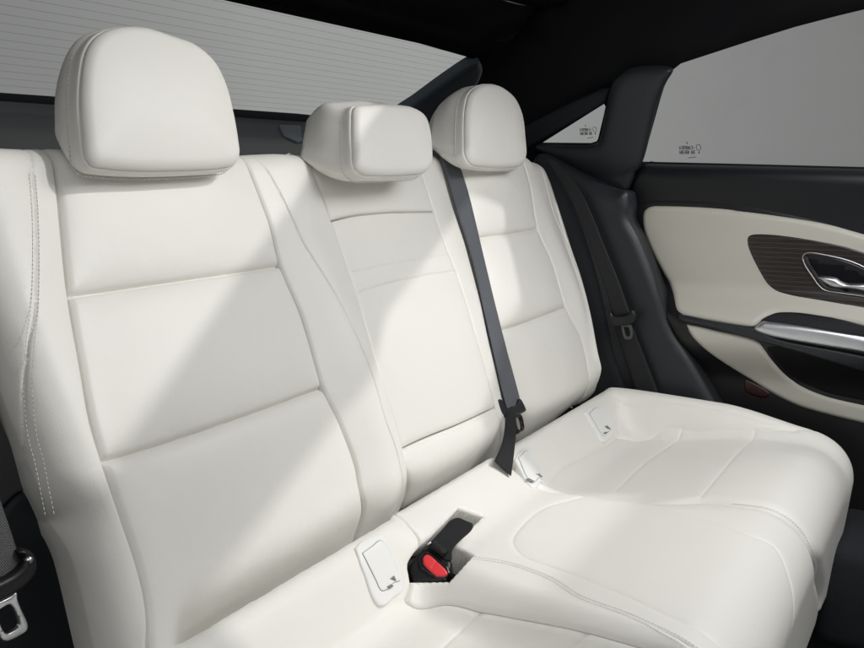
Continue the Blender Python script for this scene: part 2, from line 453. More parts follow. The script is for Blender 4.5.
# the crease between backrest and cushion
VC = -.305*S
CR = BO+UB*VC            # y, z of the crease line
T1 = .416                 # where the front roll begins
def cush_pos(a, b):
    """a across the car, b forwards from the crease"""
    a = np.asarray(a, float); b = np.asarray(b, float)
    a, b = np.broadcast_arrays(a, b)
    Rr = .085
    ang = np.clip((b-T1)/Rr, 0, math.pi*.52)
    fwd = np.where(b < T1, b, T1+Rr*np.sin(ang)); dn = np.where(b < T1, 0, Rr*(1-np.cos(ang)))
    ex = np.maximum(0, b-T1-Rr*math.pi*.52)
    fwd = fwd-ex*.10; dn = dn+ex
    slope = -.022
    z = slope*np.minimum(fwd, .6)-dn
    # the rear roll falls from the crease; the outer bolster stays level with it
    z = z-.045*sst(b, 0, .10)*(1-.5*sst(b, .15, .46))*(1-sst(a, 1.80, 1.855))
    # sunken seat panels
    mf = sst(a, 1.31, 1.39)*(1-sst(a, 1.795, 1.842))
    e = 1.02-.23*np.clip(b, 0, .5)
    mn = sst(a, .40, .46)*(1-sst(a, e-.085*(1-np.clip(b, 0, .6)), e))
    z = z-mf*.042*sst(b, 0, .07)*(1-.95*sst(b, .06, .44))-mn*.056*sst(b, .02, .08)*(1-.2*sst(b, .15, .46))
    z = z-.03*sst(b, .24, .46)*sst(a, 1.66, 1.88)
    z = z-.12*sst(-b, -.006, .026)
    y = -fwd
    out = np.zeros(a.shape+(3,)); out[..., 0] = a; out[..., 1] = CR[1]+y-.010; out[..., 2] = CR[2]+z+.002
    return out
CUSH = Surf(cush_pos, (.3, 1.98), (.003, .75), flip=-1, n=110, bmin=.003)
# ---END-CORE

def segs(P, R=0, D=0):
    return [([P[i], P[i+1]], R, D) for i in range(len(P)-1)]
def flatpts(surf, P): return surf.hit(P)

# ------------------------------------------------------------------ structure: floor, shell, headlining
def sheet(name, V, F, m): return structure(obj(name, V, F, m, smooth=False))
TUMB = .42
def side_x(z): return 2.02-TUMB*np.maximum(0, z-.93)
SIDE = Surf(lambda a, b: np.stack(np.broadcast_arrays(side_x(np.asarray(b, float)), -np.asarray(a, float), np.asarray(b, float)), -1), (-1.6, 1.2), (.2, 1.5), flip=1)
WY, WA = 1.42, R_(27)
zb = (CAM+rays((0, 103))[0]*(WY/rays((0, 103))[0][1]))[2]
REAR = Surf(plane((0, WY, zb), (1, 0, 0), (0, -math.cos(WA), math.sin(WA))), (-1.0, 2.4), (-.5, 1.0), flip=1)
rear_win = [(-100, 97), (0, 103), (300, 121), (376, 128), (476, 62), (478, 60), (265, 0), (0, -76), (-100, -105)]
rw = REAR.hit(rear_win)
side_win = [(640, 165), (648, 137), (658, 101), (664, 82), (668, 74), (674, 69), (681, 63.5), (710, 54), (753, 40), (795, 27), (837, 16), (864, 9.5), (960, -14), (960, 173), (864, 171), (750, 168)]
sw = SIDE.hit(side_win)
quarter = [(538, 145.6), (604, 104), (605.5, 106.5), (604, 114), (598, 139), (595, 144), (588, 146.2)]

SCUT = [tuple(p) for p in SIDE.hit([(494, 66), (478, 92), (462, 118), (455, 150)])]
# shell of the far side with its two window openings
V, F = panel_mesh(SIDE, [([(-1.12, .25), (1.15, .25)], 0, 0), ([(1.15, .25), (1.15, 1.42)], 0, 0), ([(1.15, 1.42), (-.72, 1.42)], 0, 0), ([(-.72, 1.42)]+SCUT, 0, 0), ([SCUT[-1], (-1.12, .25)], 0, 0)],
    holes=[segs([tuple(p) for p in sw]+[tuple(sw[0])]), segs([tuple(p) for p in SIDE.hit(quarter)]+[tuple(SIDE.hit(quarter)[0])])], g=.06, ds=.03, skirt=.02, ab=True)
structure(obj('side_shell', V, F, M['roof']))
lo = [(-.35, -.12), (2.3, -.12), (2.3, .66), (-.35, .66)]
V, F = panel_mesh(REAR, segs(lo+[lo[0]]), holes=[segs([tuple(p) for p in rw]+[tuple(rw[0])])], g=.06, ds=.03, skirt=.02, ab=True)
structure(obj('rear_shell', V, F, M['roof']))

# headlining: a shallow vault with unseen openings added to shape the light patches
BPL = Surf(plane(BO, EX, UB), (-.5, 2.5), (-1.5, .6), flip=1)
ROOF_Z = lambda x, y: 1.392-.10*np.clip(y-.25, 0, 2)**1.3*1.9-.0*np.clip(x-1.62, 0, 1)**1.5*1.2
ROOF = Surf(lambda a, b: np.stack(np.broadcast_arrays(np.asarray(a, float), np.asarray(b, float), ROOF_Z(np.asarray(a, float), np.asarray(b, float))), -1), (.2, 2.0), (-.6, 1.2), flip=-1)
def to_roof(P):
    out = []
    for p in np.atleast_2d(P):
        d = SUN_POS-p; t = .05
        for _ in range(40):
            q = p+d*t; t += (ROOF_Z(q[0], q[1])-q[2])/d[2]
        q = p+d*t; out.append((q[0], q[1]))
    return out
lit_a = [(.05, .50), (.05, -.75), (.35, -.75)]          # open side of the first patch, sheet coordinates on the backrest plane
A_px = BPL.hit([(60, 540), (130, 440), (205, 332), (275, 236), (345, 140)])
B_px = BPL.hit([(458, 216), (380, 318), (352, 395), (270, 500), (190, 612)])
C_px = BPL.hit([(468, 197), (541, 232), (500, 352), (478, 430)])
opA = to_roof(np.vstack([BPL.at(np.array([(-.10, .33), (-.10, -.62)])), BPL.at(A_px), BPL.at(np.array([(A_px[-1, 0]+.10, .33)]))]))
opB = to_roof(np.vstack([BPL.at(B_px[::-1]), BPL.at(C_px), BPL.at(np.array([(1.42, -.60), (B_px[-1, 0]+.02, -.60)]))]))
ro = [(.30, -1.3), (2.05, -1.3), (2.05, 1.13), (.30, 1.13)]
V, F = panel_mesh(ROOF, segs(ro+[ro[0]]), holes=[segs(list(opA)+[opA[0]]), segs(list(opB)+[opB[0]])], g=.05, ds=.02, skirt=.012, ab=True, back=True)
structure(obj('headlining', V, F, M['roof']))
fl = [(-6, -6, .02), (6, -6, .02), (6, 6, .02), (-6, 6, .02)]
structure(obj('floor', [np.array(p) for p in fl], [(0, 1, 2, 3)], M['carpet'], smooth=False))

# lamp housing in the headlining at the top edge of the view
lh = ROOF.hit([(500, -4), (508, -1.5), (522, 1.5), (540, 3), (558, 1.5), (572, -1.5), (580, -4), (572, -9), (540, -12), (508, -9)])
lt = thing('roof_lamp', 'small black oval lamp housing in the dark headlining at the top edge', 'roof lamp', tuple(ROOF.at([lh.mean(0)])[0]))
# window glass, each pane a thing with what is printed on it
def flat(surf, px, off, thick, ab=False, **k):
    P = surf.hit(px) if not ab else np.asarray(px)
    P = [tuple(p) for p in P]
    return panel_mesh(surf, segs(P+[P[0]]), g=k.pop('g', .05), ds=k.pop('ds', .02), skirt=thick, ab=True, off=off, back=True, **k)
t = thing('rear_window', 'wide sloping rear windscreen with fine heating wires behind the headrests', 'window', tuple(REAR.at([(1.3, 0)])[0]))
o = obj('glass_pane', *flat(REAR, rw+(rw-rw.mean(0))*.01, -.016, .004, ab=True), M['glass'], t)
parts = []
for i, k in enumerate(np.linspace(.035, .365, 17)):
    c = np.stack([np.linspace(.3, 2.05, 40), k+.0*np.linspace(-1, 1, 40)**2], -1)
    parts.append(tube3(REAR.at(c, -.0125), .0006, 4))
obj('heating_wires', *merge(parts), wire_mat(), t)
fr = [(2.062, -.005), (2.062, .355), (2.045, .352), (2.045, -.005)]
obj('black_border', *flat(REAR, fr, -.010, .003, ab=True), M['black_deep'], t)

def glass_mark(surf, c, s, parent):
    """small printed approval mark: dot, two ruled lines of tiny characters, a ring and an underline"""
    parts = []; c = surf.hit([c])[0]
    def bar(x0, y0, x1, y1, r=.45):
        q = np.array([[c[0]+x0*s, c[1]+y0*s], [c[0]+x1*s, c[1]+y1*s]]); parts.append(tube3(surf.at(q, .0006), r*s, 5))
    bar(-1.5, 6.5, -1.0, 6.5, .9)
    rr = np.random.RandomState(3)
    for row, y0 in ((0, 1.2), (1, -2.6)):
        for k in range(7):
            x = -8+k*2.0
            for (a, b, e, f) in [((0, 0, 0, 2.6)), ((0, 2.6, 1.2, 2.6)), ((0, 0, 1.2, 0)), ((1.2, 0, 1.2, 2.6)), ((0, 1.3, 1.2, 1.3))]:
                if rr.rand() < .62: bar(x+a, y0+b, x+e, y0+f, .30)
    for k in range(12):
        a0, a1 = k*math.pi/6, (k+1)*math.pi/6
        bar(8.5+2*math.cos(a0), 2.6+2.6*math.sin(a0), 8.5+2*math.cos(a1), 2.6+2.6*math.sin(a1), .25)
    bar(8.4, -1.8, 9.0, -1.8, 1.0)
    bar(-1, -6.2, 6, -5.4, .28)
    return obj('approval_mark', *merge(parts), M['etch'], parent)
qh = SIDE.hit(quarter)
t = thing('quarter_window', 'small triangular fixed side window behind the dark pillar', 'window', tuple(SIDE.at([qh.mean(0)])[0]))
obj('glass_pane', *flat(SIDE, qh+(qh-qh.mean(0))*.03, -.012, .004, ab=True), M['glass'], t)
glass_mark(SIDE, (587.5, 132), .00215, t)

# rear shelf
def shelf_pos(a, b):
    a, b = np.broadcast_arrays(np.asarray(a, float), np.asarray(b, float))
    y = WY-.008-b; z = zb+.004-.035*sst(b, -.01, .07)-.085*np.clip(b, 0, 1)/.5-.05*sst(b, .3, .5)
    return np.stack([a, y, z], -1)
SHELF = Surf(shelf_pos, (.0, 2.1), (-.0, .56), flip=-1)
V, F = panel_mesh(SHELF, segs([(.1, -.0), (2.06, -.0), (2.06, .50), (.1, .50), (.1, -.0)]), g=.03, ds=.01, ab=True)
structure(obj('rear_shelf', V, F, M['shelf']))

# ------------------------------------------------------------------ seat backrests
L, PL = M['leather'], (.0025, .03)
def back_at(px): return tuple(BACK.at(BACK.hit([px]))[0])
seam_out = [(33.5, 141), (32.5, 160), (32, 174), (34.7, 208), (35.8, 245), (34.7, 304), (30.5, 339), (27.8, 374), (28.3, 400), (32.4, 437), (38.9, 461), (44.4, 489), (50, 517)]
sil_near = [(52, 522), (70, 575), (86, 645), (98, 700)]
sil_up = [(-60, 250), (-20, 355), (7, 427), (32, 487), (52, 522)]
ins_l = [(50, 141), (56, 180), (61, 230), (68, 297), (78, 355), (89.7, 420), (102, 462), (119.6, 515), (135, 561), (144, 596), (147, 620), (147, 650), (146, 720)]
ins_r = [(243, 148), (245, 160), (260, 200), (269, 225), (279.5, 266), (300, 315), (322, 388), (339, 423), (354.6, 465), (360, 492), (360.5, 517), (357, 570)]
seam1 = [(68, 297), (120, 290), (175, 282), (230, 274), (279.5, 266)]
seam2 = [(101, 462), (150, 448), (205, 430), (265, 409), (322, 388)]
near = thing('rear_seatback', 'near white leather backrest with the largest headrest, beside the grey trim at the left', 'car seat', back_at((200, 560)), 'rear seat backrests')
panel('seat_panel', BACK, [(ins_l[::-1], .007, .009), ([ins_l[0], ins_r[0]], .03, .03), (ins_r, .007, .009), ([ins_r[-1], ins_l[-1]], .02, .015)], L, near,
      grooves=[(seam1, .009, .0026), (seam2, .011, .0030)], puff=(.009, .020), skirt=.03, gap=.0015)
panel('outer_bolster', BACK, [([(-60, 139), (33.5, 141), (50, 141)], .03, .03), (ins_l, .006, .008), ([ins_l[-1], sil_near[-1]], 0, 0), (sil_near[::-1], .050, .055, .055), (sil_up[::-1], .050, .055, .055), ([sil_up[0], (-60, 139)], 0, 0)], L, near,
      grooves=[(seam_out, .0028, .0014)], skirt=.06, gap=.0015)
dashes(BACK, seam_out[2:], M['thread'], near, (-.0036, .0036), lift=.0004)
bol_r = [(302, 148), (312, 172), (323.4, 200), (354.7, 293.7), (374, 360), (394.6, 425), (401.5, 449), (405, 468), (405.5, 489), (402, 500), (397, 540)]
st_r = [(251, 150), (265, 170), (278, 193), (292, 222), (301, 242), (322, 276), (342.5, 311), (360, 349), (372, 380.6), (384, 422), (394.6, 451), (400, 475), (398, 493), (391, 508)]
panel('inner_bolster', BACK, [([ins_r[0], (275, 147), bol_r[0]], .035, .035), (bol_r, .010, .012), ([bol_r[-1], (378, 558), ins_r[-1]], .02, .02), (ins_r[::-1], .006, .008)], L, near,
      grooves=[(st_r, .0024, .0014)], skirt=.03, puff=(.004, .03), gap=.0015)
dashes(BACK, st_r[2:-1], M['thread'], near, (-.0030, .0030), lift=.0022)

# centre
cen = thing('rear_seatback', 'narrow middle white leather backrest between the two outer ones, with the low square headrest', 'car seat', back_at((450, 470)), 'rear seat backrests')
cl = [(302, 148), (312, 172), (323.4, 200), (330, 221.5)]
cl2 = [(330, 221.5), (354.7, 293.7), (374, 360), (394.6, 425), (401.5, 449.5)]
cl3 = [(401.5, 449.5), (405, 468), (405.5, 489), (402, 500), (398, 520)]
cr1 = [(414, 150), (421, 173.6), (432.8, 212)]
cr2 = [(432.8, 212), (446.7, 252), (456, 274.7), (476, 340), (495, 407.6)]
cr3 = [(495, 407.6), (498, 418), (499.4, 429.4), (498, 441), (493, 470)]
e = .006
panel('upper_pad', BACK, [(cl[::-1], e, .007), ([cl[0], cr1[0]], .035, .035), (cr1, e, .007), ([cr1[-1], (384, 213), (349, 216.7), cl[-1]], .007, .005)], L, cen, puff=(.005, .02), gap=.0015)
panel('armrest_flap', BACK, [(cl2[::-1], e, .007), ([cl2[0], (349, 216.7), (384, 213), cr2[0]], .006, .004), (cr2, e, .007), ([cr2[-1], (458.8, 424.5), (430, 436), cl2[-1]], .012, .008)], L, cen,
      grooves=[([(347.7, 273), (384, 266), (416, 260), (446.7, 255)], .0009, .0012), ([(354.7, 294.4), (384, 285), (419, 277.5), (454, 271.5)], .0026, .0014)], puff=(.005, .02), gap=.0015)
panel('lower_pad', BACK, [(cl3[::-1], e, .007), ([cl3[0], (430, 436), (458.8, 424.5), cr3[0]], .010, .007), (cr3, e, .007), ([cr3[-1], cl3[-1]], .03, .03)], L, cen, puff=(.009, .02), gap=.0015)
stp = [(438, 150), (444, 175), (452, 205), (464, 240), (477, 290), (488, 339), (497, 375), (502, 399), (504, 416), (503.6, 438), (499.4, 449), (494, 468)]
panel('side_strip', BACK, [(cr3[::-1], e, .007), (cr2[::-1], e, .007), (cr1[::-1], e, .007), ([cr1[0], stp[0]], .03, .03), (stp, .010, .012), ([stp[-1], cr3[-1]], .02, .02)], L, cen, skirt=.03, gap=.0015)

# far
far = thing('rear_seatback', 'far white leather backrest beside the dark door pillar, in shade at its top', 'car seat', back_at((560, 420)), 'rear seat backrests')
fi_l = [(446, 151), (455, 190), (468, 240), (481, 290), (496, 350), (508, 395), (514, 425), (516, 460)]
fi_r = [(521, 151), (523.5, 165), (529.7, 188), (537, 229.5), (551, 262.5), (564.7, 307.6), (580, 339), (585.6, 360), (588, 374), (586, 388), (580, 410)]
fs1 = [(468, 240), (490, 236.5), (515, 233), (537, 229.5)]; fs2 = [(491, 332), (515, 326), (540, 317), (564.7, 307.6)]
sil_far = [(533, 152), (546, 158.5), (555, 176), (567, 210.6), (580, 252.7), (588, 277), (597, 319), (604.5, 362), (605, 383), (596, 402)]
panel('seat_panel', BACK, [(fi_l[::-1], .02, .012), ([fi_l[0], fi_r[0]], .035, .035), (fi_r, .007, .009), ([fi_r[-1], (545, 440), fi_l[-1]], .05, .045)], L, far,
      grooves=[(fs1, .009, .003), (fs2, .011, .0034)], puff=(.009, .022), skirt=.03, gap=.0015)
panel('inner_bolster', BACK, [(stp[::-1], .012, .012), ([stp[0], fi_l[0]], .03, .03), (fi_l, .01, .006), ([fi_l[-1], stp[-1]], .02, .02)], L, far, skirt=.03, off=-.006)
panel('outer_bolster', BACK, [(fi_r[::-1], .006, .008), ([fi_r[0], sil_far[0]], .03, .03), (sil_far, .05, .055), ([sil_far[-1], fi_r[-1]], .03, .03)], L, far,
      grooves=[([(540, 160), (548, 195), (558, 225), (570, 246), (583, 272)], .0022, .0014)], skirt=.06, gap=.0015)

# ------------------------------------------------------------------ headrests
def catmull_closed(P, n):
    P = np.asarray(P, float); Q = np.vstack([P[-2:], P, P[:3]]); c = spline(Q, .002)
    i0 = np.argmin(np.linalg.norm(c-P[0], axis=1)[:len(c)//2]); 
    d = np.linalg.norm(c-P[0], axis=1); d[:i0+len(c)//3] = 9; i1 = np.argmin(d)
    c = c[i0:i1+1]; Ls = np.r_[0, np.cumsum(np.linalg.norm(np.diff(c, axis=0), axis=1))]
    t = np.linspace(0, Ls[-1], n, endpoint=False)
    return np.stack([np.interp(t, Ls, c[:, 0]), np.interp(t, Ls, c[:, 1])], -1)
def headrest(parent, px, wf, depth, lift, label=None, tilt=0.0, narrow=.10, n=150, stitch=True, crown=.012, top_drop=.0, bulge=.006, tb=.004, fil=.02):
    """px: outline of the front face; the body runs back by depth, its underside rising by lift"""
    nb = NB*math.cos(tilt)+UB*math.sin(tilt); ub = UB*math.cos(tilt)-NB*math.sin(tilt)
    HS = Surf(plane(BO+NB*wf, EX, ub), (.2, 2.1), (-.2, .5), flip=1)
    O = catmull_closed(HS.hit(px), n); c = np.array([.5*(O[:, 0].min()+O[:, 0].max()), .5*(O[:, 1].min()+O[:, 1].max())])
    bmin, bmax = O[:, 1].min(), O[:, 1].max(); H = bmax-bmin; W = O[:, 0].max()-O[:, 0].min()
    nr = np.roll(O, -1, 0)-np.roll(O, 1, 0); nr /= np.linalg.norm(nr, axis=1, keepdims=True); nr = np.stack([nr[:, 1], -nr[:, 0]], -1)
    if carea(O) < 0: nr = -nr
    org = BO+NB*wf
    def ring(inset, w, q=0.0):
        P = c+(O-c)*np.array([1-inset/(.5*W), 1-inset/(.5*H)])
        P = P.copy()
        if q > 0:
            f = np.clip((bmax-P[:, 1])/H, 0, 1)
            P[:, 1] += lift*q**1.3*f**1.2
            P[:, 1] -= top_drop*q**2*(1-f)
            P[:, 1] += (tb*math.sin(min(1, q*1.7)*math.pi/2)**1.5-tb*.55*q**3)*np.clip(1-f, 0, 1)
            P[:, 0] = c[0]+(P[:, 0]-c[0])*(1-narrow*q)
        ww = np.broadcast_to(w, (n,))
        return org+P[:, :1]*EX+P[:, 1:]*ub+ww[:, None]*nb
    hm = .5*min(H, W)
    def loft(rings, cap0=None, cap1=None):
        V = np.vstack(rings); F = []
        for i in range(len(rings)-1):
            for k in range(n):
                k2 = (k+1) % n; F.append((i*n+k, (i+1)*n+k, (i+1)*n+k2, i*n+k2))
        if cap0 is not None: V = np.vstack([V, cap0]); F += [(len(V)-1, k, (k+1) % n) for k in range(n)]
        if cap1 is not None: V = np.vstack([V, cap1]); b = (len(rings)-1)*n; F += [(len(V)-1, b+(k+1) % n, b+k) for k in range(n)]
        return V, F
    def prof(ins):   # front face: shallow crown, then a rounded rim ending in the seam
        t = np.clip(ins/.011, 0, 1)
        return crown*(1-np.clip(1-ins/hm, 0, 1)**2.2)-.009*(1-np.sqrt(np.maximum(0, 1-(1-t)**2)))
    FR = sorted([hm*.88, hm*.75, hm*.62]+[.022, .016, .0125, .010, .008, .006, .0042, .0025, .0012, .0004]+([hm*.5] if hm > .05 else []), reverse=True)
    fr = [ring(i, prof(i)) for i in FR]+[ring(.0006, -.0100), ring(.003, -.0125)]
    ctr = org+c[0]*EX+c[1]*ub+prof(hm)*nb
    h = WL[parent.name]
    V, F = loft(fr, cap0=ctr)
    base = obj('headrest', V, F, L, parent, label)
    g = [ring(.004, -.0125), ring(.0006, -.0098), ring(-.0006, -.0098), ring(-.0017, -.0125), ring(-.0023, -.017), ring(-.0024, -.022)]
    m = 14
    for i in range(1, m+1):
        q = i/m; g.append(ring(-.0024-bulge*math.sin(math.pi*min(q, .8)/1.6), -.022-(depth-.03)*q, q))
    for i, q in enumerate((.15, .35, .6, .85, 1.0)):
        g.append(ring(-.002+(fil+.004)*(1-math.cos(q*math.pi/2)), -.022-(depth-.03)-.02*math.sin(q*math.pi/2), 1.0))
    g += [ring(max(hm*.5, fil+.012), -.022-depth+.008, 1.0), ring(hm*.9, -.022-depth+.007, 1.0)]
    V, F = loft(g, cap1=org+c[0]*EX+(c[1]+lift*.5)*ub+(-.022-depth+.007)*nb)
    obj('side_cover', V, F, L, base)
    if stitch:
        parts = []; r1, r2 = ring(-.0036, -.027), ring(-.0036, -.0305)
        Ls = np.r_[0, np.cumsum(np.linalg.norm(np.diff(np.vstack([r1, r1[:1]]), axis=0), axis=1))]
        rr = np.vstack([r1, r1[:1]])
        for s0 in np.arange(0, Ls[-1]-.004, .0052):
            q = np.array([[np.interp(s, Ls, rr[:, j]) for j in range(3)] for s in (s0, s0+.0034)])
            parts.append(tube3(q, .0007, 5))
        obj('stitching', *merge(parts), M['thread'], base)
    return base
near_px = [(84.4, 97), (86.5, 66), (91, 47), (101, 33), (120, 25), (147, 25), (173, 33), (198.5, 43), (217, 60), (228.5, 83), (236.5, 114), (241.5, 143), (242.5, 155), (238, 163), (224, 166.5), (190, 168.5), (150, 169), (110, 166.5), (96, 163.5), (90, 155), (86.5, 130)]
headrest(near, near_px, .050, .058, .045, tilt=-.05, label='large rounded headrest, brightest of the three', top_drop=.01)
cen_px = [(357.5, 106), (372, 103.5), (396.7, 103), (415, 106), (426.5, 114), (431.5, 128), (434, 148), (434, 163), (428, 171), (410, 173.5), (384, 174), (366, 172.5), (358.5, 165), (356.5, 145), (356, 120)]
headrest(cen, cen_px, .085, .098, .052, tb=.016, fil=.022, tilt=-.03, label='low square headrest with a long padded top', narrow=.06, crown=.006, bulge=.010, top_drop=.004)
far_px = [(468, 140), (468.5, 110), (472, 94), (480, 85.5), (491, 82.5), (505, 87), (516, 97.5), (523, 114), (526.5, 140), (527.5, 157), (523, 164.5), (508, 166.5), (488, 166), (474, 162.5), (469, 154)]
headrest(far, far_px, .050, .085, .055, tilt=-.05, label='rounded headrest lying wholly in shade', top_drop=.01)
for par, pts in ((near, ((120, 152), (205, 152))), (cen, ((350, 150), (400, 150))), (far, ((480, 152), (512, 152)))):
    for p in pts:
        a = BACK.hit([p])[0]; q0 = BO+EX*a[0]+UB*(.13)+NB*(-.045); q1 = BO+EX*a[0]+UB*(.235)+NB*(-.02)
        obj('headrest_post', *tube3([q0, (q0+q1)/2, q1], .006, 12), M['chrome'], par)

# ------------------------------------------------------------------ cushions
seamL = [(395, 514), (408, 524), (418, 537.5), (420, 546)]
holeL = [(420, 546), (433.5, 534.5), (458.8, 508)]
hole = [(458.8, 508), (483, 516), (454, 544.5), (472.7, 555), (448.4, 581), (411, 582)]
wallL = [(411, 582), (409, 590), (408, 600)]
wallB = [(408, 600), (440, 605), (480, 611.5), (530, 621), (580, 631), (643, 648), (700, 668)]
SC = CUSH.hit(seamL); WB = CUSH.hit(wallB)
wb_ab = [tuple(p) for p in WB]+[(.885, .50), (.885, .60), (.885, .74)]
bench = thing('rear_bench', 'white leather rear bench cushion with three seating places, running under all backrests', 'bench', tuple(CUSH.at([(1.2, .3)])[0]-np.array([0, 0, .2])))
crz = -.035
hl = [tuple(p) for p in CUSH.hit([(420, 546), (413, 555), (408, 567), (411, 582)])]
nl = [([(.562, crz), (.985, crz), tuple(SC[0])], 0, 0), ([tuple(p) for p in SC], .006, .003), (hl, .004, .003), ([tuple(p) for p in CUSH.hit(wallL)], .004, .002),
      (wb_ab, .006, .004), ([(.885, .74), (.562, .74)], 0, 0), ([(.562, .74), (.562, crz)], .02, .03)]
ins_rear = CUSH.hit([(332, 648), (352, 634), (378, 615), (393, 606), (408, 600)])
fl1 = CUSH.hit([(481, 612), (462, 629), (440, 649)])
fl2 = CUSH.hit([(585, 633), (571, 649)])
def ext(P, da):  # continue a seam to the left past the frame
    d = P[-1]-P[-2]; return np.vstack([P, P[-1]+d/np.linalg.norm(d)*da])
panel('near_cushion', CUSH, nl, L, bench, ab=True, g=.010,
      grooves=[([tuple(p) for p in np.vstack([ext(ins_rear[::-1], .16)[::-1]])], .005, .006), ([tuple(p) for p in ext(fl1, .2)], .0025, .004), ([tuple(p) for p in ext(fl2, .2)], .0025, .004)], skirt=.03)
redge = [(1.300, crz), (1.306, .03), (1.315, .09), (1.335, .15), (1.36, .24)]+[tuple(p) for p in CUSH.hit([(700, 500), (733, 503), (779, 512), (804, 533), (816, 558), (821, 603)])]
redge += [(redge[-1][0]-.005, redge[-1][1]+.07), (redge[-1][0]-.005, .74)]
RXE = redge[-1][0]
HH = lambda P: [tuple(p) for p in CUSH.hit(P)]
pad = HH([(626, 500), (580, 497), (545, 507), (523, 524), (513, 541), (523, 555), (545, 564), (580, 576), (626, 595), (667, 614), (700, 630), (722, 648)])+[(.93, .58)]
pad2 = HH([(626, 500), (660, 506), (688, 514), (720, 523), (750, 535), (775, 547)])+[(1.225, .50), (1.19, .55)]
stc = HH([(474, 558), (509, 563.6), (551, 579), (580, 597), (626, 614), (688, 645)])+[(.905, .50)]
ce = [([redge[0], (1.1, crz), tuple(SC[0])], 0, 0), ([tuple(p) for p in SC], .006, .003)]
def subdiv(P, k=6):
    P = np.asarray(P, float); return [tuple(P[i]+(P[i+1]-P[i])*j/k) for i in range(len(P)-1) for j in range(k)]+[tuple(P[-1])]
for k in (holeL, hole, wallL):
    q = HH(subdiv(k)); ce += [([q[i], q[i+1]], .005, .0035) for i in range(len(q)-1)]
ce += [(wb_ab, .006, .004), ([(.885, .74), (RXE, .74)], 0, 0), (redge[::-1], .030, .026)]
panel('centre_cushion', CUSH, ce, L, bench, ab=True, g=.009, skirt=.045,
      grooves=[(pad, .0024, .0035), (pad2, .0018, .0035), (stc, .0015, .0014)])
dashes(CUSH, stc, M['thread'], bench, (-.0035, .0035), ab=True, lift=.0006)
# far cushion
oc = HH([(617, 399), (618.5, 420), (620, 436)])
insF = HH([(500, 505), (530, 487), (560, 470), (590, 453), (620, 436)])
insS = HH([(620, 436), (660, 432), (700, 431), (755, 430), (795, 430)])
bolS = HH([(617, 400), (660, 403), (700, 408.5), (760, 421), (800, 429), (822, 432)])
ff = HH([(700, 497), (727, 465), (755, 430)]); ff1 = HH([(615, 491), (647, 461), (681, 431)])
dst = HH([(733, 503), (757, 505.5), (779, 512), (793, 521), (804, 533), (812, 549), (817, 572)])
fe = [(redge, .026, .022), ([(RXE, .74), (1.885, .74)], 0, 0), ([(1.885, .74), (1.885, .30), (1.885, .03), (1.86, crz)], .035, .04), ([(1.86, crz), (1.5, crz), redge[0]], 0, 0)]
panel('far_cushion', CUSH, fe, L, bench, ab=True, g=.010, skirt=.05,
      grooves=[(oc, .005, .0022), (insF, .006, .0035), (insS, .005, .004), (bolS, .0024, .003), (ff, .0022, .004), (ff1, .0022, .004)])
dashes(CUSH, dst, M['thread_dark'], bench, (.0, .004), ab=True, lift=-.001)

def child_seat_cover(outline, flap, icons, off=.0012):
    q = CUSH.hit(outline); q[:, 1] = np.maximum(q[:, 1], .007); q = [tuple(p) for p in q]
    o = panel('isofix_cover', CUSH, [(q+[q[0]], .004, .003)], M['plastic_iv'], bench, g=.006, ds=.002, off=off+.002, skirt=.012, ab=True)
    fo = CUSH.hit(flap); 
    panel('flap', CUSH, [([tuple(p) for p in fo]+[tuple(fo[0])], .0016, .0012)], M['plastic_iv'], o, g=.005, ds=.002, off=off+.0035, skirt=.008, ab=True)
    # dark slot round the flap
    c = spline(np.vstack([fo, fo[:1]]), .002)
    parts = [tube3(CUSH.at(c, off+.0019), .0007, 5)]
    obj('slot', *merge(parts), M['seamdark'], o)
    parts = []
    for k in icons: parts.append(panel_mesh(CUSH, segs(HH(k+[k[0]])), ab=True, g=.003, ds=.002, off=off+.0046, skirt=.001))
    obj('icon', *merge(parts), M['icon'], o)
child_seat_cover([(353.9, 549), (362, 541), (375, 536), (385, 538), (390, 545), (396, 557), (401, 570), (404, 583), (401, 592), (393.7, 598), (383, 606), (376, 603.7), (370, 594), (365, 579), (360, 566)],
    [(360.7, 554.6), (370, 548), (379.8, 542), (386, 549), (390, 557), (394.5, 568), (398, 579.6), (392, 583), (385, 590), (378, 589.8), (374, 581), (367.5, 568)],
    [[(387, 579.5), (391, 576.5), (393, 581.5), (390, 580.5)], [(384, 587.5), (388, 585), (390.5, 587), (386.5, 589.5)]])
child_seat_cover([(584, 413), (588, 408), (597, 405.5), (602, 407.5), (608, 416), (612, 426), (613, 434), (609, 439), (603, 443), (600, 440), (595, 431), (590, 423)],
    [(588, 414), (596, 408.5), (601, 412), (606, 421), (608.5, 429), (604, 434.5), (601.5, 436), (598, 431), (593, 422)],
    [[(602.5, 427.5), (605, 426.5), (609, 430.5), (605.5, 429.8)], [(601.2, 433.8), (605, 432.8), (605.5, 434), (601.8, 435)]])
child_seat_cover([(514, 461), (518, 453), (526, 448.5), (533, 452), (539, 461), (543, 472), (543.5, 480), (538, 486), (532, 488), (527, 484), (521, 474)],
    [(517, 459), (526, 452), (532, 457), (537, 467), (540, 477), (535, 482), (530, 484), (524, 475)],
    [[(534, 477), (536.5, 475), (540, 478.5), (537, 478)], [(524, 481.5), (527, 480.5), (533, 483.5), (531, 485)]])

